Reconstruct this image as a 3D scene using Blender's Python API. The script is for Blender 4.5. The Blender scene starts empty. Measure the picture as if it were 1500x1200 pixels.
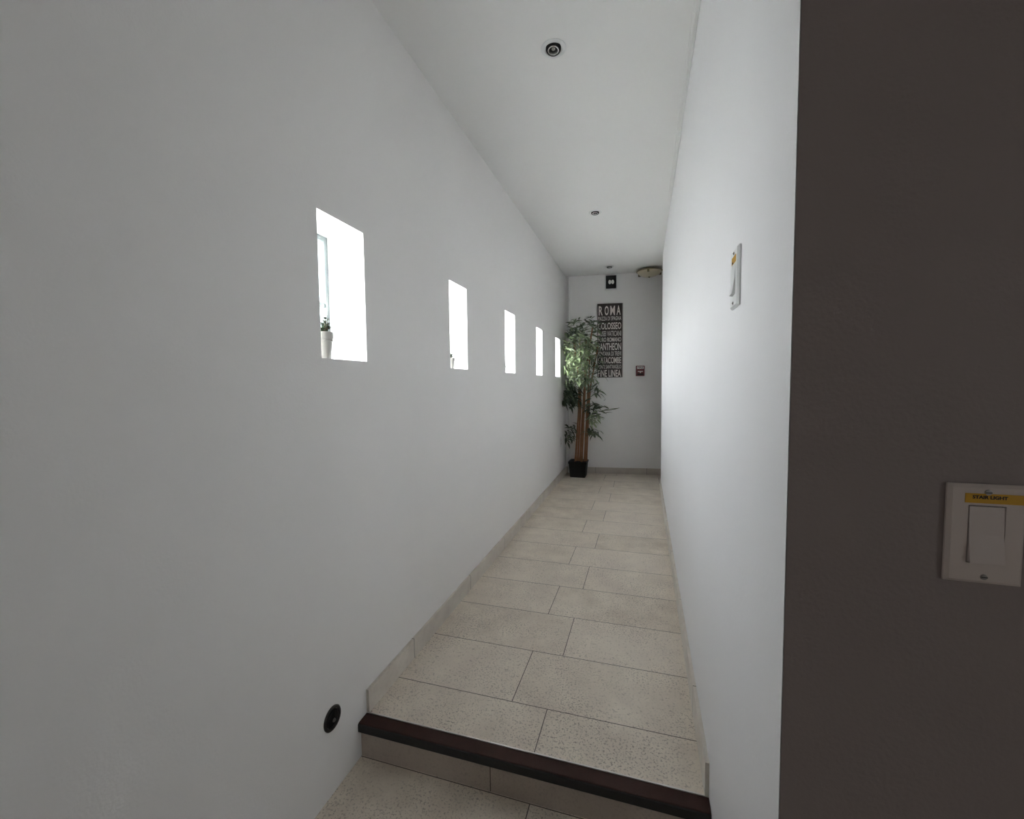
import bpy, bmesh, math, random
from mathutils import Vector, Matrix
R = math.radians
S = bpy.context.scene
C = S.collection

# ------------------------------------------------------------------ camera
CZ = 1.2427                      # eye height above the lower floor
cam_data = bpy.data.cameras.new('camera')
cam = bpy.data.objects.new('camera', cam_data); C.objects.link(cam)
yaw, pitch, roll = R(17.045), R(-3.322), R(-0.59)
fw = Vector((-math.sin(yaw)*math.cos(pitch), math.cos(yaw)*math.cos(pitch), math.sin(pitch)))
rt = Vector((math.cos(yaw), math.sin(yaw), 0)); up = rt.cross(fw)
rt, up = rt*math.cos(roll)+up*math.sin(roll), -rt*math.sin(roll)+up*math.cos(roll)
cam.matrix_world = Matrix(((rt.x, up.x, -fw.x, 0), (rt.y, up.y, -fw.y, 0), (rt.z, up.z, -fw.z, CZ), (0, 0, 0, 1)))
cam_data.sensor_width = 36; cam_data.lens = 630.6/1500*36
cam_data.clip_start = .02; cam_data.clip_end = 300
S.camera = cam

# ------------------------------------------------------------------ light
SKY = 1.0
SUN = 1.0
S.view_settings.view_transform = 'Standard'
S.view_settings.look = 'None'
S.view_settings.gamma = 1
S.view_settings.exposure = 5.2
w = bpy.data.worlds.new('world'); S.world = w; w.use_nodes = True
wn = w.node_tree.nodes; wl = w.node_tree.links
bg = wn['Background']
# bright hazy sky: even white light, a little bluer towards the zenith
SUN_EL = R(44); SUN_DIR = Vector((.42, .91, 0)).normalized()   # horizontal travel of the sunlight
tc = wn.new('ShaderNodeTexCoord'); sx_ = wn.new('ShaderNodeSeparateXYZ'); wl.new(tc.outputs['Generated'], sx_.inputs[0])
rmp = wn.new('ShaderNodeValToRGB'); rmp.color_ramp.elements[0].position = 0; rmp.color_ramp.elements[1].position = .9
rmp.color_ramp.elements[0].color = (.97, .98, 1, 1); rmp.color_ramp.elements[1].color = (.84, .90, 1, 1)
wl.new(sx_.outputs[2], rmp.inputs[0]); wl.new(rmp.outputs[0], bg.inputs[0]); bg.inputs[1].default_value = SKY
sd = bpy.data.lights.new('sun', 'SUN'); sd.energy = SUN; sd.angle = R(1.5); sd.color = (1, .965, .91)
sun = bpy.data.objects.new('sun', sd); C.objects.link(sun)
d = Vector((SUN_DIR.x*math.cos(SUN_EL), SUN_DIR.y*math.cos(SUN_EL), -math.sin(SUN_EL)))
sun.rotation_euler = d.to_track_quat('-Z', 'Y').to_euler(); sun.location = (-6, -4, 6)

# ------------------------------------------------------------------ helpers
def tag(o, label=None, cat=None, group=None, kind=None):
    if label: o['label'] = label
    if cat: o['category'] = cat
    if group: o['group'] = group
    if kind: o['kind'] = kind
    return o

def build(name, bm, mat, parent=None, loc=None, rotz=None, smooth=False):
    me = bpy.data.meshes.new(name)
    bmesh.ops.recalc_face_normals(bm, faces=bm.faces)
    bm.to_mesh(me); bm.free()
    if smooth:
        for p in me.polygons: p.use_smooth = True
        try: me.set_sharp_from_angle(angle=R(35))
        except Exception: pass
    me.materials.append(mat)
    o = bpy.data.objects.new(name, me); C.objects.link(o)
    if parent: o.parent = parent
    if loc is not None: o.location = loc
    if rotz is not None: o.rotation_euler.z = rotz
    return o

def thing(name, label, cat, loc, rot=(0, 0, 0), group=None, kind=None):
    o = bpy.data.objects.new(name, None); C.objects.link(o)
    o.empty_display_size = .05
    o.location = loc; o.rotation_euler = rot
    return tag(o, label, cat, group, kind)

def box(bm, x0, x1, y0, y1, z0, z1, bevel=0, seg=2):
    r = bmesh.ops.create_cube(bm, size=1)
    for v in r['verts']:
        v.co = Vector((x0+(v.co.x+.5)*(x1-x0), y0+(v.co.y+.5)*(y1-y0), z0+(v.co.z+.5)*(z1-z0)))
    if bevel:
        es = {e for v in r['verts'] for e in v.link_edges}
        bmesh.ops.bevel(bm, geom=list(es), offset=bevel, segments=seg, affect='EDGES', profile=.5)
    return bm

def B(*a, **k): return box(bmesh.new(), *a, **k)

def lathe(bm, prof, seg=32, M=None):
    rings = []
    for r, z in prof:
        if r < 1e-6: rings.append([bm.verts.new((0, 0, z))])
        else: rings.append([bm.verts.new((r*math.cos(2*math.pi*k/seg), r*math.sin(2*math.pi*k/seg), z)) for k in range(seg)])
    for a, b in zip(rings, rings[1:]):
        for k in range(seg):
            k2 = (k+1) % seg
            if len(a) == 1 and len(b) == 1: continue
            if len(a) == 1: bm.faces.new((a[0], b[k], b[k2]))
            elif len(b) == 1: bm.faces.new((a[k], a[k2], b[0]))
            else: bm.faces.new((a[k], a[k2], b[k2], b[k]))
    if M: bmesh.ops.transform(bm, matrix=M, verts=[v for r in rings for v in r])
    return bm

def prism(bm, pts, axis, a0, a1):
    """pts: 2D profile extruded along axis ('x','y','z')."""
    def P(p, a):
        return {'x': (a, p[0], p[1]), 'y': (p[0], a, p[1]), 'z': (p[0], p[1], a)}[axis]
    v0 = [bm.verts.new(P(p, a0)) for p in pts]; v1 = [bm.verts.new(P(p, a1)) for p in pts]
    bm.faces.new(v0); bm.faces.new(v1)
    n = len(pts)
    for k in range(n): bm.faces.new((v0[k], v0[(k+1) % n], v1[(k+1) % n], v1[k]))
    return bm

def tube(bm, pts, rad, seg=8):
    rings = []
    n = len(pts)
    for i, p in enumerate(pts):
        t = (pts[min(i+1, n-1)]-pts[max(i-1, 0)]).normalized()
        a = t.orthogonal().normalized() if abs(t.z) < .3 else t.cross(Vector((1, 0, 0))).normalized()
        b = t.cross(a)
        r = rad[i] if isinstance(rad, (list, tuple)) else rad
        rings.append([bm.verts.new(p+a*(r*math.cos(2*math.pi*k/seg))+b*(r*math.sin(2*math.pi*k/seg))) for k in range(seg)])
    for A_, B_ in zip(rings, rings[1:]):
        for k in range(seg): bm.faces.new((A_[k], A_[(k+1) % seg], B_[(k+1) % seg], B_[k]))
    bm.faces.new(rings[0]); bm.faces.new(rings[-1])
    return bm

# ------------------------------------------------------------------ materials
def mat(name, col, rough=.6, metal=0, spec=.5, noise=0, nscale=8, bump=0, bscale=300):
    m = bpy.data.materials.new(name); m.use_nodes = True
    nt = m.node_tree; N = nt.nodes; L = nt.links; p = N['Principled BSDF']
    p.inputs['Roughness'].default_value = rough; p.inputs['Metallic'].default_value = metal
    p.inputs['Specular IOR Level'].default_value = spec
    geo = N.new('ShaderNodeNewGeometry')
    n = N.new('ShaderNodeTexNoise'); n.inputs['Scale'].default_value = nscale; n.inputs['Detail'].default_value = 4
    L.new(geo.outputs['Position'], n.inputs['Vector'])
    mx = N.new('ShaderNodeMix'); mx.data_type = 'RGBA'
    mx.inputs[6].default_value = (*[c*(1-noise) for c in col], 1)
    mx.inputs[7].default_value = (*[min(1, c*(1+noise)) for c in col], 1)
    L.new(n.outputs['Fac'], mx.inputs[0]); L.new(mx.outputs[2], p.inputs['Base Color'])
    if bump:
        n2 = N.new('ShaderNodeTexNoise'); n2.inputs['Scale'].default_value = bscale; n2.inputs['Detail'].default_value = 3
        L.new(geo.outputs['Position'], n2.inputs['Vector'])
        b = N.new('ShaderNodeBump'); b.inputs['Strength'].default_value = bump; b.inputs['Distance'].default_value = .002
        L.new(n2.outputs['Fac'], b.inputs['Height']); L.new(b.outputs[0], p.inputs['Normal'])
    return m

M_wall = mat('white_wall_paint', (.925, .91, .895), .55, noise=.02, nscale=3, bump=.25, bscale=160)
M_right = mat('satin_wall_paint', (.895, .89, .90), .55, spec=.3, noise=.02, nscale=3, bump=.2, bscale=90)
M_ceil = mat('ceiling_paint', (.93, .925, .905), .7, noise=.015, nscale=2, bump=.15, bscale=120)
M_taupe = mat('taupe_wall_paint', (.29, .235, .225), .6, noise=.04, nscale=6, bump=.35, bscale=180)
M_room = mat('dim_room_paint', (.45, .42, .40), .7, noise=.03)
M_jamb = mat('white_gloss_trim', (.86, .87, .88), .35, noise=.01)
M_vinyl = mat('grey_window_frame', (.17, .20, .205), .35, noise=.01)
M_plastic = mat('ivory_plastic', (.62, .53, .485), .35, noise=.02, nscale=20)
M_rocker = mat('ivory_rocker_plastic', (.66, .57, .53), .3, noise=.02, nscale=20)
M_white_plastic = mat('white_plastic', (.80, .81, .80), .35, noise=.01)
M_shadow_gap = mat('dark_gap', (.02, .018, .018), .6)
M_screw = mat('screw_metal', (.35, .33, .31), .35, metal=.8)
M_yellow = mat('yellow_tape', (.62, .33, .012), .45, noise=.08, nscale=40)
M_ink = mat('black_ink', (.012, .01, .01), .6)
M_nose = mat('brown_nosing', (.040, .014, .010), .6, spec=.25, noise=.35, nscale=30, bump=.3, bscale=200)
M_rubber = mat('black_rubber', (.012, .011, .011), .6)
M_alu = mat('brushed_aluminium', (.80, .77, .73), .35, metal=.6, noise=.05, nscale=60)
M_black = mat('black_plastic', (.006, .0055, .0055), .45, spec=.3)
M_dkmetal = mat('dark_bronze_metal', (.05, .045, .042), .35, metal=.7)
M_silver = mat('silver_metal', (.75, .75, .74), .25, metal=.9)
M_lens = mat('pale_lens', (.88, .87, .84), .3)
M_dome = mat('cream_glass_shade', (.62, .55, .41), .35, noise=.08, nscale=25)
M_brass = mat('dull_brass', (.20, .16, .09), .35, metal=.7)
M_red = mat('red_enamel', (.13, .016, .022), .4, noise=.1, nscale=50)
M_board = mat('dark_sign_board', (.045, .032, .030), .6, noise=.25, nscale=40)
M_cream = mat('offwhite_lettering', (.85, .80, .76), .7, noise=.12, nscale=60)
M_cane = mat('bamboo_cane', (.30, .13, .055), .5, noise=.35, nscale=30)
M_leafpot = mat('pale_stoneware', (.40, .385, .35), .4, noise=.02)
M_soil = mat('dark_soil', (.02, .017, .014), .9, noise=.4, nscale=120, bump=.8, bscale=250)
M_stem = mat('twig_brown', (.10, .06, .03), .7, noise=.2, nscale=60)
M_ground = mat('pale_pavement', (.55, .54, .51), .8, noise=.08, nscale=2)
M_twhite = mat('wall_exterior', (.75, .74, .70), .8, noise=.03)

def leaf_mat(name, a, b):
    m = bpy.data.materials.new(name); m.use_nodes = True
    N = m.node_tree.nodes; L = m.node_tree.links; p = N['Principled BSDF']
    at = N.new('ShaderNodeAttribute'); at.attribute_name = 'leaf_tone'
    r = N.new('ShaderNodeValToRGB'); r.color_ramp.elements[0].color = (*a, 1); r.color_ramp.elements[1].color = (*b, 1)
    L.new(at.outputs['Fac'], r.inputs[0]); L.new(r.outputs[0], p.inputs['Base Color'])
    p.inputs['Roughness'].default_value = .38
    return m
M_leaf = leaf_mat('bamboo_leaf', (.014, .030, .010), (.56, .66, .40))  # pale end of the ramp paints leaves lit by the far window
M_succ = leaf_mat('dark_succulent_leaf', (.015, .03, .015), (.05, .09, .04))

# glass that passes light and reflects a little
M_glass = bpy.data.materials.new('window_glass'); M_glass.use_nodes = True
_N = M_glass.node_tree.nodes; _L = M_glass.node_tree.links; _N.remove(_N['Principled BSDF'])
_t = _N.new('ShaderNodeBsdfTransparent'); _t.inputs[0].default_value = (.95, .965, .96, 1)
_g = _N.new('ShaderNodeBsdfGlossy'); _g.inputs['Roughness'].default_value = .02
_f = _N.new('ShaderNodeLayerWeight'); _f.inputs[0].default_value = .04
_m = _N.new('ShaderNodeMixShader')
_L.new(_f.outputs['Fresnel'], _m.inputs[0]); _L.new(_t.outputs[0], _m.inputs[1]); _L.new(_g.outputs[0], _m.inputs[2])
_L.new(_m.outputs[0], _N['Material Output'].inputs[0])

def tile_mat(name, ox, oy, bw, rh, off, plane='xy', base=(.78, .685, .59), speck_k=1.0):
    """Speckled beige porcelain tiles: running bond with narrow brown joints."""
    m = bpy.data.materials.new(name); m.use_nodes = True
    N = m.node_tree.nodes; L = m.node_tree.links; p = N['Principled BSDF']
    geo = N.new('ShaderNodeNewGeometry'); sp = N.new('ShaderNodeSeparateXYZ'); L.new(geo.outputs['Position'], sp.inputs[0])
    cb = N.new('ShaderNodeCombineXYZ')
    L.new(sp.outputs['XYZ'.index(plane[0].upper())], cb.inputs[0]); L.new(sp.outputs['XYZ'.index(plane[1].upper())], cb.inputs[1])
    add = N.new('ShaderNodeVectorMath'); add.operation = 'SUBTRACT'; add.inputs[1].default_value = (ox, oy, 0)
    L.new(cb.outputs[0], add.inputs[0])
    br = N.new('ShaderNodeTexBrick'); L.new(add.outputs[0], br.inputs['Vector'])
    br.offset = off; br.offset_frequency = 2; br.squash = 1
    br.inputs['Scale'].default_value = 1; br.inputs['Brick Width'].default_value = bw; br.inputs['Row Height'].default_value = rh
    br.inputs['Mortar Size'].default_value = .0016; br.inputs['Mortar Smooth'].default_value = .25; br.inputs['Bias'].default_value = 0
    br.inputs['Color1'].default_value = (0, 0, 0, 1); br.inputs['Color2'].default_value = (1, 1, 1, 1); br.inputs['Mortar'].default_value = (.5, .5, .5, 1)
    def noise(scale, detail=3, rough=.5):
        n = N.new('ShaderNodeTexNoise'); n.inputs['Scale'].default_value = scale; n.inputs['Detail'].default_value = detail
        n.inputs['Roughness'].default_value = rough; L.new(geo.outputs['Position'], n.inputs['Vector']); return n
    def ramp(src, p0, p1, c0=(0, 0, 0, 1), c1=(1, 1, 1, 1)):
        r = N.new('ShaderNodeValToRGB'); r.color_ramp.elements[0].position = p0; r.color_ramp.elements[1].position = p1
        r.color_ramp.elements[0].color = c0; r.color_ramp.elements[1].color = c1; L.new(src, r.inputs[0]); return r
    def mix(fac, a, b, mode='MIX'):
        x = N.new('ShaderNodeMix'); x.data_type = 'RGBA'; x.blend_type = mode
        for s, v in ((0, fac), (6, a), (7, b)):
            if hasattr(v, 'default_value') or hasattr(v, 'links'): L.new(v, x.inputs[s])
            else: x.inputs[s].default_value = v
        return x.outputs[2]
    c = (*base, 1); c2 = (base[0]*.86, base[1]*.84, base[2]*.80, 1)
    col = mix(br.outputs['Color'], c, c2)
    cloud = noise(7, 5, .6)
    col = mix(ramp(cloud.outputs['Fac'], .35, .7).outputs[0], col, (base[0]*1.10, base[1]*1.12, base[2]*1.10, 1))
    dens = ramp(noise(5, 3).outputs['Fac'], .30, .62)
    speck = ramp(noise(150, 2, .7).outputs['Fac'], .55, .62)
    sp2 = ramp(noise(80, 2, .6).outputs['Fac'], .62, .67)
    mm = N.new('ShaderNodeMath'); mm.operation = 'MULTIPLY'; L.new(dens.outputs[0], mm.inputs[0]); L.new(speck.outputs[0], mm.inputs[1])
    m2 = N.new('ShaderNodeMath'); m2.operation = 'MULTIPLY'; L.new(mm.outputs[0], m2.inputs[0]); m2.inputs[1].default_value = .74*speck_k
    col = mix(m2.outputs[0], col, (base[0]*.34, base[1]*.31, base[2]*.29, 1))
    m3 = N.new('ShaderNodeMath'); m3.operation = 'MULTIPLY'; L.new(sp2.outputs[0], m3.inputs[0]); m3.inputs[1].default_value = .5*speck_k
    col = mix(m3.outputs[0], col, (base[0]*.5, base[1]*.47, base[2]*.45, 1))
    col = mix(br.outputs['Fac'], col, (.085, .06, .05, 1))
    L.new(col, p.inputs['Base Color']); p.inputs['Roughness'].default_value = .55
    h = N.new('ShaderNodeMath'); h.operation = 'SUBTRACT'; h.inputs[0].default_value = 1; L.new(br.outputs['Fac'], h.inputs[1])
    h2 = N.new('ShaderNodeMath'); h2.operation = 'SUBTRACT'; L.new(h.outputs[0], h2.inputs[0]); L.new(m2.outputs[0], h2.inputs[1])
    b = N.new('ShaderNodeBump'); b.inputs['Strength'].default_value = .35; b.inputs['Distance'].default_value = .0015
    L.new(h2.outputs[0], b.inputs['Height']); L.new(b.outputs[0], p.inputs['Normal'])
    return m

# ------------------------------------------------------------------ room dimensions
STEP = .1271                     # height of the corridor floor above the lower floor
CEIL = CZ+1.3176
XR = .176                        # corridor right wall
YS = 1.205                       # step edge
def XL(y): return -.9005+(y-1.2)*(-.0315/4.1)      # corridor left wall runs very slightly out of true
ROW0, ROW = 1.388, .3012
Z0, Z1 = CZ+.083, CZ+.510        # window opening
WIN = [(1.045, 1.262), (1.936, 2.156), (2.835, 3.078), (3.757, 4.006), (4.668, 4.938)]
DEP = .145                       # niche depth to the window frame
OUT = .215                       # wall thickness

# joints at x=-.437 and -.31 on alternate rows
M_tile = tile_mat('beige_floor_tiles', -.437-.61*3, ROW0-ROW*41, .61, ROW, (-.127/.61) % 1)
M_tile_low = tile_mat('beige_floor_tiles_lower', -.315-.61*3, 1.166-ROW*20, .61, ROW, .5)
M_riser = tile_mat('shade_toned_riser_tiles', -.44-.61*3, -3.0, .61, 3.2, 0, 'xz', base=(.50, .42, .365), speck_k=.35)  # same beige tile, base darkened to carry the shade on the riser
M_base = tile_mat('beige_skirting_tiles', -3.05+.29, -3, .61, 3.4, 0, 'yz', base=(.72, .66, .60), speck_k=.15)
M_base_end = tile_mat('beige_end_skirting_tiles', -2.4, -3, .61, 3.4, 0, 'xz', base=(.60, .53, .47), speck_k=.2)

# ------------------------------------------------------------------ structure
def struct(name, bm, m, parent=None, **k):
    o = build(name, bm, m, parent, **k); o['kind'] = 'structure'; return o

# outdoor ground and lower floor, corridor floor
g = struct('ground', B(-40, XL(0)-OUT-.02, -25, 35, -.12, -.05), M_ground)
YF = 1.169                       # riser face
struct('floor', B(XL(0)-.12, 3.1, -3.1, YF+.001, -.1, 0), M_tile_low)
bm = bmesh.new(); prism(bm, [(YF+.0115, -.1), (5.9, -.1), (5.9, STEP), (YS+.0005, STEP), (YS+.0005, STEP-.008), (YF+.0115, STEP-.008)], 'x', XL(0)-.12, 2.1)
struct('floor', bm, M_tile)
# riser with a joint
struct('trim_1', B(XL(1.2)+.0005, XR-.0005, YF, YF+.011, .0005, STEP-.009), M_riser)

# ceiling
struct('ceiling', B(XL(0)-.24, 3.1, -3.1, 5.95, CEIL, CEIL+.12), M_ceil)

# left wall with five deep openings
def left_wall():
    bm = bmesh.new()
    ys = [-3.1]+[v for a in WIN for v in a]+[5.9]
    zs = [-.1, Z0, Z1, CEIL]
    def inner(y, z): return (XL(y), y, z)
    def outer(y, z): return (XL(y)-OUT, y, z)
    def quad(*p): bm.faces.new([bm.verts.new(q) for q in p])
    for i in range(len(ys)-1):
        for j in range(3):
            hole = i % 2 == 1 and j == 1
            a, b, c, e = ys[i], ys[i+1], zs[j], zs[j+1]
            if not hole:
                quad(inner(a, c), inner(b, c), inner(b, e), inner(a, e))
                quad(outer(a, c), outer(a, e), outer(b, e), outer(b, c))
            else:
                quad(inner(a, c), outer(a, c), outer(b, c), inner(b, c))
                quad(inner(a, e), inner(b, e), outer(b, e), outer(a, e))
                quad(inner(a, c), inner(a, e), outer(a, e), outer(a, c))
                quad(inner(b, c), outer(b, c), outer(b, e), inner(b, e))
    for y in (ys[0], ys[-1]): quad(inner(y, zs[0]), inner(y, zs[3]), outer(y, zs[3]), outer(y, zs[0]))
    for z in (zs[0], zs[3]): quad(inner(ys[0], z), inner(ys[-1], z), outer(ys[-1], z), outer(ys[0], z))
    bmesh.ops.remove_doubles(bm, verts=bm.verts, dist=1e-5)
    return bm
struct('wall_left', left_wall(), M_wall)

# windows: white vinyl sash with a meeting rail and two panes
nth = ['nearest the step', 'second from the step', 'third from the step', 'fourth from the step', 'farthest, beside the bamboo plant']
for k, (a, b) in enumerate(WIN):
    x = XL((a+b)/2)-DEP
    t = thing('window_%d' % (k+1), 'small white framed window in deep wall recess, '+nth[k], 'window', (x, (a+b)/2, Z0), kind='structure')
    hw = (b-a)/2; H = Z1-Z0
    bm = bmesh.new(); fwid = .017
    box(bm, -.04, 0, -hw, -hw+fwid, 0, H, .002); box(bm, -.04, 0, hw-fwid, hw, 0, H, .002)
    box(bm, -.04, 0, -hw+fwid, hw-fwid, 0, fwid, .002); box(bm, -.04, 0, -hw+fwid, hw-fwid, H-fwid, H, .002)
    build('window_frame', bm, M_vinyl, t)
    bm = bmesh.new(); box(bm, -.03, -.004, -hw+fwid, hw-fwid, .186, .204, .002)
    build('meeting_rail', bm, M_vinyl, t)
    build('pane', B(-.022, -.018, -hw+fwid-.002, hw-fwid+.002, fwid-.002, .19), M_glass, t)
    build('pane', B(-.022, -.018, -hw+fwid-.002, hw-fwid+.002, .20, H-fwid+.002), M_glass, t)
    # sky portal: guides world light sampling through the opening, gives off nothing itself
    ld = bpy.data.lights.new('sky_portal', 'AREA'); ld.shape = 'RECTANGLE'; ld.size = b-a; ld.size_y = H
    ld.cycles.is_portal = True
    lo = bpy.data.objects.new('sky_portal', ld); C.objects.link(lo)
    lo.matrix_world = Matrix(((0, 0, -1, x-.05), (1, 0, 0, (a+b)/2), (0, -1, 0, (Z0+Z1)/2), (0, 0, 0, 1)))

# right wall (corridor side white; the end face and room side painted taupe)
YW, YR = .6209, 4.75
bm = bmesh.new(); prism(bm, [(XR, YW+.0006), (XR+.022, YW+.0226), (XR+.022, YR), (XR, YR)], 'z', -.1, CEIL)
struct('wall_right', bm, M_right)
def taupe():
    bm = bmesh.new(); prism(bm, [(XR+.0008, YW), (3.05, YW), (3.05, YW+.12), (XR+.0225, YW+.12), (XR+.0225, YW+.0225)], 'z', -.1, CEIL)
    return bm
struct('wall_front', taupe(), M_taupe)
# thin ragged corner edge in white where the paint meets
struct('wall_partition', B(XR+.0225, XR+.12, YW+.1205, YR, -.1, CEIL), M_right)
# end wall, a touch out of square
def endX(x): return 5.34+(x+.932)*(.14/1.136)
bm = bmesh.new()
prism(bm, [(-1.0, endX(-1.0)), (2.1, endX(2.1)), (2.1, endX(2.1)+.12), (-1.0, endX(-1.0)+.12)], 'z', -.1, CEIL)
struct('wall_end', bm, M_wall)
struct('wall_alcove', B(2.0, 2.1, YW+.13, 5.9, -.1, CEIL), M_wall)
# the room the camera stands in, behind the picture
struct('wall_back', B(XL(0)-.24, 3.1, -3.2, -3.1, -.1, CEIL), M_room)
RY0, RY1 = -1.9, -1.55
bm = bmesh.new()
box(bm, 3.05, 3.2, -3.1, RY0, -.1, CEIL); box(bm, 3.05, 3.2, RY1, YW+.12, -.1, CEIL)
box(bm, 3.05, 3.2, RY0, RY1, -.1, .9); box(bm, 3.05, 3.2, RY0, RY1, 1.4, CEIL)
struct('wall_side', bm, M_room)
t = thing('window_6', 'added fill window, out of view, in the side wall of the dim front room', 'window', (3.12, (RY0+RY1)/2, .9), kind='structure')  # added out of view to give the taupe wall some light
hw = (RY1-RY0)/2; bm = bmesh.new()
box(bm, -.03, .03, -hw, -hw+.03, 0, .5); box(bm, -.03, .03, hw-.03, hw, 0, .5)
box(bm, -.03, .03, -hw+.03, hw-.03, 0, .03); box(bm, -.03, .03, -hw+.03, hw-.03, .47, .5)
build('window_frame', bm, M_vinyl, t)
build('pane', B(-.004, .004, -hw+.025, hw-.025, .025, .475), M_glass, t)
ld = bpy.data.lights.new('sky_portal', 'AREA'); ld.shape = 'RECTANGLE'; ld.size = RY1-RY0; ld.size_y = .5; ld.cycles.is_portal = True
lo = bpy.data.objects.new('sky_portal', ld); C.objects.link(lo)
lo.matrix_world = Matrix(((0, 0, 1, 3.22), (1, 0, 0, (RY0+RY1)/2), (0, 1, 0, 1.15), (0, 0, 0, 1)))

# skirtings
bm = bmesh.new(); h = .080; th = .011
y0, y1 = YS-.003, endX(-.93)-.001
vs = [(XL(y0)+.0005, y0), (XL(y0)+th, y0), (XL(y1)+th, y1), (XL(y1)+.0005, y1)]
prism(bm, vs, 'z', STEP, STEP+h)
struct('baseboard_left', bm, M_base)
struct('baseboard_right', B(XR-th, XR-.0005, YS-.003, YR, STEP, STEP+.095), M_base)
bm = bmesh.new()
prism(bm, [(XL(5.33)+th+.001, endX(-.92)-th), (1.99, endX(1.99)-th), (1.99, endX(1.99)-.0005), (XL(5.33)+th+.001, endX(-.92)-.0005)], 'z', STEP, STEP+.076)
struct('baseboard_end', bm, M_base_end)

# cable raceway in the ceiling corner on the right, two stacked runs
bm = bmesh.new()
box(bm, XR-.020, XR-.0005, YW, 3.36, CEIL-.011, CEIL-.0005, .0015)
box(bm, XR-.012, XR-.0005, YW, 3.36, CEIL-.024, CEIL-.0125, .0015)
struct('trim_2', bm, M_ceil)
# painted pipe in the far left corner
bm = bmesh.new(); lathe(bm, [(0, STEP+.001), (.014, STEP+.001), (.014, CEIL-.001), (0, CEIL-.001)], 16, Matrix.Translation((-.893, endX(-.893)-.0165, 0)))
struct('trim_3', bm, M_wall, smooth=True)

# step nosing
xa, xb = XL(1.2)+.0008, XR-.0008
t = thing('stair_nosing', 'dark brown step nosing with thin bright metal edge, across the single corridor step', 'stair nosing', ((xa+xb)/2, YS, STEP-.0075))
hx = (xb-xa)/2; bm = bmesh.new()
prism(bm, [(-.0042, 0), (-.0042, .0060), (-.046, .0050), (-.0490, .0035), (-.0490, 0)], 'x', -hx, hx)
build('tread_strip', bm, M_nose, t)
bm = bmesh.new(); prism(bm, [(0, 0), (0, .0088), (-.0038, .0088), (-.0040, 0)], 'x', -hx, hx)
tag(build('metal_edge', bm, M_alu, t), 'thin bright metal edge')
bm = bmesh.new(); prism(bm, [(-.0375, -.0003), (-.0495, -.0003), (-.0495, .0032), (-.052, .0005), (-.052, -.024), (-.050, -.0265), (-.0375, -.0265)], 'x', -hx, hx)
tag(build('front_lip', bm, M_rubber, t), 'black front lip')

# ------------------------------------------------------------------ ceiling downlights
for (x, y), where in zip([(-.349, 1.746), (-.368, 3.44), (-.382, 5.06)], ['nearest the step', 'in the middle of the corridor ceiling', 'farthest away, near the end wall']):
    t = thing('recessed_downlight', 'small round white recessed ceiling spotlight with black centre, '+where, 'ceiling light', (x, y, CEIL), group=None)
    bm = bmesh.new(); lathe(bm, [(.034, -.0002), (.050, -.0002), (.050, -.002), (.046, -.004), (.036, -.005), (.034, -.003), (.034, -.0002)], 40)
    build('trim_ring', bm, M_white_plastic, t, smooth=True)
    Mt = Matrix.Translation((0, -.004, -.001)) @ Matrix.Rotation(R(-8), 4, 'X')
    bm = bmesh.new(); lathe(bm, [(.0, -.001), (.030, -.001), (.030, -.007), (.027, -.011), (.022, -.012), (.0215, -.003), (0, -.003)], 36, Mt)
    build('lamp_holder', bm, M_black, t, smooth=True)
    bm = bmesh.new(); lathe(bm, [(.0215, -.004), (.0215, -.0115), (.018, -.013), (.0165, -.010), (.0155, -.004)], 32, Mt)
    build('reflector_ring', bm, M_silver, t, smooth=True)
    bm = bmesh.new(); lathe(bm, [(0, -.007), (.005, -.0075), (.007, -.005), (.007, -.0035), (0, -.0035)], 20, Mt)
    build('lamp', bm, M_screw, t, smooth=True)

# flush dome light at the far end
t = thing('ceiling_dome_light', 'cream glass flush ceiling lamp with dark brass holder, at the far end wall', 'ceiling light', (.05, 5.30, CEIL))
bm = bmesh.new(); lathe(bm, [(0, -.0003), (.075, -.0003), (.078, -.004), (.070, -.022), (0, -.022)], 32)
build('ceiling_canopy', bm, M_brass, t, smooth=True)
bm = bmesh.new(); lathe(bm, [(0, -.0225), (.143, -.0225), (.146, -.027), (.143, -.033), (.137, -.035), (0, -.035)], 40)
build('ceiling_plate', bm, M_brass, t, smooth=True)
bm = bmesh.new(); lathe(bm, [(.134, -.0355), (.131, -.043), (.118, -.057), (.095, -.072), (.062, -.084), (.03, -.089), (0, -.090)], 40)
build('glass_shade', bm, M_dome, t, smooth=True)
bm = bmesh.new(); lathe(bm, [(0, -.0905), (.010, -.091), (.011, -.096), (.005, -.101), (0, -.103)], 16)
build('finial', bm, M_brass, t, smooth=True)
for a in (25, 145, 265):
    bm = bmesh.new()
    box(bm, .136, .145, -.012, .012, -.058, -.0355, .002); box(bm, .122, .145, -.012, .012, -.064, -.0585, .001)
    o = build('clip', bm, M_brass, t); o.rotation_euler.z = R(a)

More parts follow.
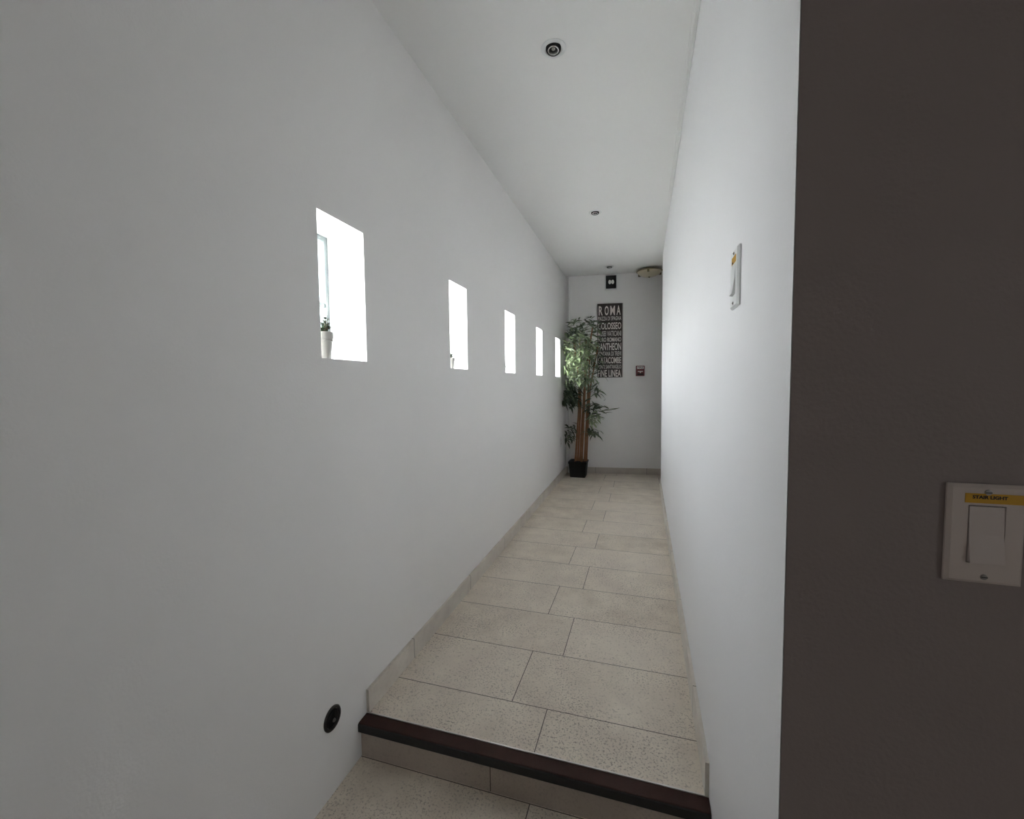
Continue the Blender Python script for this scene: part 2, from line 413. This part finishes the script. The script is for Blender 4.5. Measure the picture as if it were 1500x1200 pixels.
# ------------------------------------------------------------------ things on the end wall
ANG = math.atan2(.14, 1.136)
def end_thing(name, label, cat, x, z):
    return thing(name, label, cat, (x, endX(x)-.0005, CZ+z), (0, 0, ANG))
def text_mesh(txt, wdt, hgt, depth, bold=.02):
    """Lettering stretched to width x height, standing in the XZ plane, facing -Y, centred on x, base at z=0."""
    cu = bpy.data.curves.new('t', 'FONT'); cu.body = txt; cu.extrude = .5; cu.resolution_u = 3; cu.offset = bold
    ob = bpy.data.objects.new('t', cu); C.objects.link(ob)
    bpy.context.view_layer.update()
    me = bpy.data.meshes.new_from_object(ob.evaluated_get(bpy.context.evaluated_depsgraph_get()))
    bpy.data.objects.remove(ob)
    bm = bmesh.new(); bm.from_mesh(me); bpy.data.meshes.remove(me)
    xs = [v.co.x for v in bm.verts]; ys = [v.co.y for v in bm.verts]
    x0, x1, y0, y1 = min(xs), max(xs), min(ys), max(ys)
    for v in bm.verts:
        v.co = Vector(((v.co.x-x0)/(x1-x0)*wdt-wdt/2, -(v.co.z+.5)*depth, (v.co.y-y0)/(y1-y0)*hgt))
    return bm
# ROMA sign: top-left px (875,445) .. bottom-right (911,553)
sx, sw = -.4045, .292; st, sb = .966, .074
t = end_thing('place_name_sign', 'tall narrow dark sign of pale Rome place names, ROMA on top, on end wall', 'wall sign', sx, sb)
H = st-sb
build('board', B(-sw/2, sw/2, -.020, 0, 0, H, .002), M_board, t)
bm = bmesh.new()
box(bm, sw/2+.0005, sw/2+.010, -.021, -.0005, 0, H, .001)
tag(build('edge_strip', bm, mat('worn_grey_edge', (.30, .27, .26), .7, noise=.2, nscale=60), t), 'pale worn edge strip')
lines = [('ROMA', 160, 275), ('PIAZZA DI SPAGNA', 290, 340), ('COLOSSEO', 365, 450), ('MUSEI VATICANI', 470, 535), ('FORO ROMANO', 550, 605),
         ('PANTHEON', 620, 710), ('FONTANA DI TREVI', 725, 780), ('CATACOMBE', 795, 875), ("PONTE SANT'ANGELO", 890, 940), ('FINE LINEA', 955, 1042)]
for txt, a, b in lines:
    za = H*(1-(a-130)/920); zb = H*(1-(b-130)/920)
    lw = sw*(.90 if txt == 'ROMA' else .94)
    if txt == 'ROMA':
        bm = bmesh.new()
        for k, ch in enumerate(txt):
            cb = text_mesh(ch, .048 if ch != 'M' else .056, za-zb, .002); off = -lw/2+.026+k*(lw-.052)/3
            me = bpy.data.meshes.new('x'); bmesh.ops.translate(cb, vec=(off, 0, 0), verts=cb.verts); cb.to_mesh(me); cb.free(); bm.from_mesh(me); bpy.data.meshes.remove(me)
    else: bm = text_mesh(txt, lw, za-zb, .002, .018 if len(txt) < 12 else .006)
    bmesh.ops.translate(bm, vec=(-.001, -.0202, zb), verts=bm.verts)
    build('lettering', bm, M_cream, t)
tag(t.children[0], None)

# small black square unit above the sign
t = end_thing('wall_speaker_box', 'small black square box with pale centre, high on end wall above the sign', 'wall box', -.390, 1.143)
bw, bh = .122, .152
build('white_rim', B(-bw/2-.012, bw/2+.012, -.012, 0, -.012, bh+.012, .003), M_white_plastic, t)
build('black_body', B(-bw/2, bw/2, -.040, -.0125, 0, bh, .005), M_black, t)
for dx in (-.016, .018):
    bm = bmesh.new(); lathe(bm, [(0, .0), (.017, .0), (.016, .006), (.009, .011), (0, .012)], 20, Matrix.Translation((dx, -.0405, bh*.48)) @ Matrix.Rotation(R(90), 4, 'X') @ Matrix.Scale(1.5, 4, (0, 1, 0)))
    build('lens', bm, M_lens, t, smooth=True)

# fire alarm pull station
t = end_thing('fire_alarm_pull_station', 'small red fire alarm pull station with white markings, on end wall right of the sign', 'fire alarm', -.047, .086)
build('body', B(-.050, .050, -.035, 0, 0, .125, .006), M_red, t)
bm = bmesh.new(); box(bm, -.038, .038, -.039, -.0355, .086, .116, .001)
tag(build('label_plate', bm, M_lens, t), 'pale label plate')
bm = text_mesh('FIRE', .062, .019, .001); bmesh.ops.translate(bm, vec=(0, -.0392, .0915), verts=bm.verts)
build('lettering', bm, M_ink, t)
bm = bmesh.new(); box(bm, -.030, .030, -.050, -.0355, .050, .060, .003); box(bm, -.006, .006, -.048, -.0355, .036, .049, .002)
tag(build('pull_handle', bm, M_lens, t), 'pale pull handle')
build('lower_recess', B(-.036, .036, -.037, -.0355, .012, .030, .0005), M_black, t)

# white outlet on the left wall near the plant
x = XL(4.96)
t = thing('wall_outlet', 'small white outlet plate low on left wall near the bamboo plant', 'outlet', (x+.0005, 4.96, CZ-.735))
build('cover_plate', B(0, .006, -.035, .035, 0, .114, .002), M_white_plastic, t)
for z in (.026, .066):
    bm = B(.0062, .008, -.015, .015, z, z+.024, .001); build('socket', bm, M_plastic, t)

# ------------------------------------------------------------------ recessed step lamp low on the left wall
y = 1.033; x = XL(y)
t = thing('recessed_step_light', 'small round dark metal step light low on left wall beside the step', 'step light', (x+.0005, y, CZ-1.006), (0, R(90), 0))
bm = bmesh.new(); lathe(bm, [(.027, 0), (.036, 0), (.0365, .003), (.034, .0055), (.029, .006), (.027, .003), (.027, 0)], 40)
build('bezel', bm, M_dkmetal, t, smooth=True)
bm = bmesh.new(); lathe(bm, [(0, .0005), (.0262, .0005), (.0262, .002), (.022, .004), (.018, .0018), (0, .0015)], 36)
build('dark_lens', bm, M_black, t, smooth=True)
bm = bmesh.new(); lathe(bm, [(0, .002), (.006, .002), (.005, .005), (0, .006)], 16, Matrix.Translation((.010, .006, 0)))
build('lamp_bulb', bm, M_screw, t, smooth=True)

# ------------------------------------------------------------------ light switches
def make_switch(name, label, loc, rot, tape_txt, tape, pm, rm, plate_w=.070):
    """Built facing -Y, centred on x, base z=0."""
    t = thing(name, label, 'light switch', loc, rot)
    pw, ph = plate_w, .1145
    bm = bmesh.new()
    prof = [(-pw/2, 0), (-pw/2, -.003), (-pw/2+.004, -.0065), (pw/2-.004, -.0065), (pw/2, -.003), (pw/2, 0)]
    # plate ring round the rocker opening
    ow, oh, oz = .0335/2, .067, (ph-.067)/2
    def ring(hw, z0, z1, y): return [(-hw, y, z0), (hw, y, z0), (hw, y, z1), (-hw, y, z1)]
    loops = [ring(pw/2, 0, ph, 0), ring(pw/2, 0, ph, -.003), ring(pw/2-.0035, .0035, ph-.0035, -.0065), ring(ow, oz, oz+oh, -.0065), ring(ow, oz, oz+oh, -.002)]
    V = [[bm.verts.new(p) for p in l] for l in loops]
    for A_, B_ in zip(V, V[1:]):
        for k in range(4): bm.faces.new((A_[k], A_[(k+1) % 4], B_[(k+1) % 4], B_[k]))
    bm.faces.new(V[0])
    build('cover_plate', bm, pm, t)
    build('rocker_well', B(-ow+.0002, ow-.0002, -.0022, -.0005, oz+.0002, oz+oh-.0002), M_shadow_gap, t)
    bm = bmesh.new()
    rw = ow-.0012; z0 = oz+.0012; z1 = oz+oh-.0012; zm = (z0+z1)/2
    prism(bm, [(-.0024, z0), (-.0115, z0+.0005), (-.0074, zm), (-.0062, z1), (-.0024, z1)], 'x', -rw, rw)
    build('rocker', bm, rm, t)
    for z in (.0085, ph-.0085):
        bm = bmesh.new(); lathe(bm, [(0, .0), (.0033, .0), (.0030, .0010), (0, .0014)], 16, Matrix.Translation((0, -.0066, z)) @ Matrix.Rotation(R(90), 4, 'X'))
        sc = build('screw', bm, M_screw, t, smooth=True)
        build('slot', B(-.0028, .0028, -.0084, -.0079, z-.0004, z+.0004), M_ink, sc)
    x0, x1, za, zb = tape
    tp = tag(build('label_tape', B(x0, x1, -.0071, -.0066, za, zb, .0001, 1), M_yellow, t), 'yellow label tape')
    if tape_txt:
        bm = text_mesh(tape_txt, (x1-x0)*.60, (zb-za)*.36, .0002, .035); bmesh.ops.translate(bm, vec=((x0+x1)/2-.004, -.0072, (za+zb)/2-.0005), verts=bm.verts)
        build('lettering', bm, M_ink, tp)
    else:
        build('ink_mark', B(x0+.004, x0+.014, -.0074, -.0072, za+.001, za+.005), M_ink, tp)
    return t
make_switch('light_switch', 'ivory rocker light switch with yellow STAIR LIGHT label, on the dark taupe wall', (.3715, YW-.0005, CZ-.233), (0, R(0), 0), 'STAIR LIGHT', (-.0205, .0315, .0935, .1045), M_plastic, M_rocker)
make_switch('light_switch', 'white rocker light switch with small yellow label, on the white right-hand corridor wall', (XR-.0005, .962, CZ+.149), (0, 0, R(-90)), '', (-.019, .021, .086, .100), M_white_plastic, M_white_plastic)

# ------------------------------------------------------------------ plants
def leaf(bm, lay, base, dirv, L, W, droop, tone, rng, nseg=4):
    """One narrow lance-shaped blade with a folded midrib, bending down with its length."""
    d = dirv.normalized(); pos = base.copy(); side = d.cross(Vector((0, 0, 1)))
    if side.length < .1: side = Vector((1, 0, 0))
    side.normalize(); side = (Matrix.Rotation(rng.uniform(-.9, .9), 3, d) @ side)
    prev = None; ws = [.12, .85, 1, .62, .02]
    for i in range(nseg+1):
        wv = ws[i*4//nseg]*W/2; n = side.cross(d).normalized()
        row = [bm.verts.new(pos-side*wv+n*wv*.25), bm.verts.new(pos-n*wv*.05), bm.verts.new(pos+side*wv+n*wv*.25)]
        for v in row: v[lay] = tone
        if prev:
            bm.faces.new((prev[0], prev[1], row[1], row[0])); bm.faces.new((prev[1], prev[2], row[2], row[1]))
        prev = row
        d = (d+Vector((0, 0, -droop/nseg))).normalized(); pos = pos+d*(L/nseg)

rng = random.Random(11)
PB = Vector((-.750, 5.165, STEP))
t = thing('potted_bamboo', 'tall artificial bamboo with brown canes in black square pot, in far left corner', 'potted plant', PB)
# pot (square, slightly flared)
bm = bmesh.new()
def sq(hw, z): return [bm.verts.new(p) for p in ((-hw, -hw, z), (hw, -hw, z), (hw, hw, z), (-hw, hw, z))]
lo_ = [sq(.088, .0005), sq(.102, .165), sq(.107, .166), sq(.108, .190), sq(.100, .190), sq(.097, .172)]
bm.faces.new(lo_[0]); bm.faces.new(lo_[-1])
for A_, B_ in zip(lo_, lo_[1:]):
    for k in range(4): bm.faces.new((A_[k], A_[(k+1) % 4], B_[(k+1) % 4], B_[k]))
build('pot', bm, M_black, t)
bm = bmesh.new(); box(bm, -.095, .095, -.095, .095, .1725, .180)
bmesh.ops.subdivide_edges(bm, edges=bm.edges, cuts=6, use_grid_fill=True)
for v in bm.verts:
    if v.co.z > .178: v.co.z += rng.uniform(0, .012)
build('soil', bm, M_soil, t)
# px -> place relative to the pot (at the depth of the plant)
def P(px, py, y=5.12): 
    return Vector((-.591+(px-866)*.0083, y, CZ+.761-(py-466)*.00812))-PB
canes = [((843, 670), (848, 600), (849, 556), (842, 500)), ((846, 671), (850, 600), (851, 540), (848, 486)), ((849, 672), (852, 620), (855, 560), (858, 495)),
         ((852, 671), (855, 600), (859, 540), (868, 480)), ((856, 671), (859, 610), (862, 560), (864, 520)), ((858, 670), (861, 600), (864, 566), (874, 505))]
tops = []
for i, cpts in enumerate(canes):
    yy = 5.13+.02*(i % 3)
    ps = [P(a, b, yy+.02*j*rng.uniform(-1, 1)) for j, (a, b) in enumerate(cpts)]
    ps[0].z = .176
    fine = []
    for j in range(len(ps)-1):
        for q in range(7): fine.append(ps[j].lerp(ps[j+1], q/7))
    fine.append(ps[-1])
    rad = [(.0125-.006*k/len(fine))*(1.22 if k % 4 == 0 else 1) for k in range(len(fine))]
    bm = bmesh.new(); tube(bm, fine, rad, 8); build('cane', bm, M_cane, t, smooth=True)
    tops.append(fine)
bm = bmesh.new(); lay = bm.verts.layers.float.new('leaf_tone')
# clusters: (px, py, spread_px, count, tone range with window light and shade painted in, droop)
CL = [(836, 490, 9, 26, (0, .25), .9), (830, 508, 7, 30, (.05, .6), 1.1), (842, 478, 9, 20, (0, .3), .6), (858, 474, 9, 22, (0, .3), .4), (870, 474, 9, 22, (0, .35), .3),
      (880, 479, 6, 14, (0, .3), .3), (864, 490, 9, 30, (0, .45), .8), (848, 500, 9, 34, (.05, .7), 1.1), (862, 505, 9, 32, (.05, .6), 1.2), (838, 522, 8, 46, (.4, 1), 1.4),
      (832, 538, 7, 34, (.4, 1), 1.6), (850, 522, 8, 38, (.25, .9), 1.4), (862, 524, 8, 36, (.1, .8), 1.4), (876, 505, 7, 26, (0, .35), 1.2), (876, 525, 7, 24, (0, .4), 1.2),
      (840, 548, 8, 28, (.2, .8), 1.6), (854, 545, 7, 26, (.1, .6), 1.5), (870, 545, 8, 28, (0, .45), 1.2), (860, 556, 6, 16, (.2, .9), 1.8), (838, 566, 9, 50, (0, .12), 1.4),
      (832, 578, 8, 40, (0, .10), 1.4), (841, 586, 7, 34, (0, .12), 1.5), (874, 567, 6, 16, (0, .3), 1.0), (868, 590, 5, 14, (0, .15), 1.0), (864, 598, 5, 14, (0, .15), 1.2),
      (878, 590, 5, 7, (0, .2), .3), (872, 606, 6, 18, (.2, .8), 1.1), (880, 603, 5, 9, (0, .35), .6), (889, 594, 3, 3, (0, .3), -.6), (868, 612, 5, 14, (.2, .9), 1.2),
      (832, 628, 6, 16, (0, .15), 1.5), (836, 638, 5, 10, (0, .15), 1.6), (864, 628, 5, 14, (0, .3), 1.4), (870, 630, 4, 8, (0, .2), 1.3), (842, 620, 3, 4, (0, .2), .8),
      (852, 534, 6, 26, (.2, .9), 1.4), (858, 512, 6, 24, (.1, .7), 1.2), (848, 490, 6, 20, (0, .4), 1.0), (856, 560, 4, 14, (.1, .8), 1.7), (826, 560, 4, 16, (0, .3), 1.5), (882, 540, 5, 10, (0, .3), 1.2)]
for (cx, cy, sp, n, (t0, t1), dr) in CL:
    n = int(n*1.25)
    if cx > 866 and cy < 560: cx -= 4; n = int(n*.7)
    yy = rng.uniform(4.98, 5.16)
    c = P(cx, cy, yy)
    # a twig from the closest cane point
    best = min((q for f in tops for q in f), key=lambda q: (q-c).length+abs(q.z-(c.z-.06))*.6)
    mid = best.lerp(c, .55)+Vector((0, 0, .03))
    tw = bmesh.new(); tube(tw, [best, mid, c], [.0035, .0026, .0016], 5); build('twig', tw, M_stem, t)
    for k in range(n):
        off = Vector((rng.gauss(0, sp*.0055), rng.gauss(0, .038), rng.gauss(0, sp*.0055)))
        b0 = c+off
        if b0.x+PB.x < XL(5.1)+.03: b0.x = XL(5.1)+.03-PB.x
        if b0.y+PB.y > endX(b0.x+PB.x)-.05: b0.y = endX(b0.x+PB.x)-.05-PB.y
        a = rng.uniform(0, 2*math.pi); dv = Vector((math.cos(a), math.sin(a)*.8, rng.uniform(-.5, .55)))
        if b0.x+PB.x < XL(5.1)+.13 and dv.x < 0: dv.x *= -.4
        if b0.y+PB.y > 5.20 and dv.y > 0: dv.y *= -.6
        leaf(bm, lay, b0, dv, rng.uniform(.075, .135), rng.uniform(.018, .030), dr*.8, rng.uniform(t0, t1), rng)
for v in bm.verts:
    lim = XL(5.1)+.006-PB.x
    if v.co.x < lim: v.co.x = lim+rng.uniform(0, .004)
    ly = endX(v.co.x+PB.x)-.028-PB.y
    if v.co.y > ly: v.co.y = ly
build('foliage', bm, M_leaf, t)

def small_pot(label, loc, s, plant, seed):
    r = random.Random(seed)
    t = thing('potted_succulent', label, 'potted plant', loc)
    bm = bmesh.new()
    prof = [(0, .0005), (.0195, .0005), (.0205, .002), (.0262, .054), (.0285, .055), (.0288, .060), (.0282, .062), (.0293, .063), (.0298, .081), (.0285, .083), (.0265, .083), (.0260, .074), (0, .074)]
    lathe(bm, [(a*s, b*s) for a, b in prof], 32); build('pot', bm, M_leafpot, t, smooth=True)
    bm = bmesh.new(); lathe(bm, [(0, .0745*s), (.0255*s, .0745*s), (.0255*s, .078*s), (.012*s, .081*s), (0, .0815*s)], 20); build('soil', bm, M_soil, t)
    bm = bmesh.new(); lay = bm.verts.layers.float.new('leaf_tone'); tw = bmesh.new()
    for k in range(plant):
        a = r.uniform(0, 6.28); q = r.uniform(0, .016)*s
        b = Vector((q*math.cos(a), q*math.sin(a), .079*s)); tip = b+Vector((r.gauss(0, .008), r.gauss(0, .008), r.uniform(.018, .048)))*s
        tube(tw, [b, b.lerp(tip, .5)+Vector((r.gauss(0, .002), 0, 0)), tip], [.0011*s, .0009*s, .0007*s], 5)
        for j in range(7):
            p = b.lerp(tip, .25+.75*j/6); aa = r.uniform(0, 6.28)
            leaf(bm, lay, p, Vector((math.cos(aa), math.sin(aa), r.uniform(.1, .9))), (.013)*s, .0085*s, .2, r.random(), r)
    build('foliage', bm, M_succ, t); build('stems', tw, M_stem, t)
    return t
small_pot('pale flowerpot with dark leafy sprigs on the sill of the nearest window niche', (-.945, 1.108, Z0+.0005), 1.0, 16, 3)
small_pot('small potted sprig on the sill of the second window niche', (-.936, 2.008, Z0+.0005), .66, 14, 5)
small_pot('tiny potted sprig half hidden in the third window niche', (-.945, 2.888, Z0+.0005), .66, 14, 8)
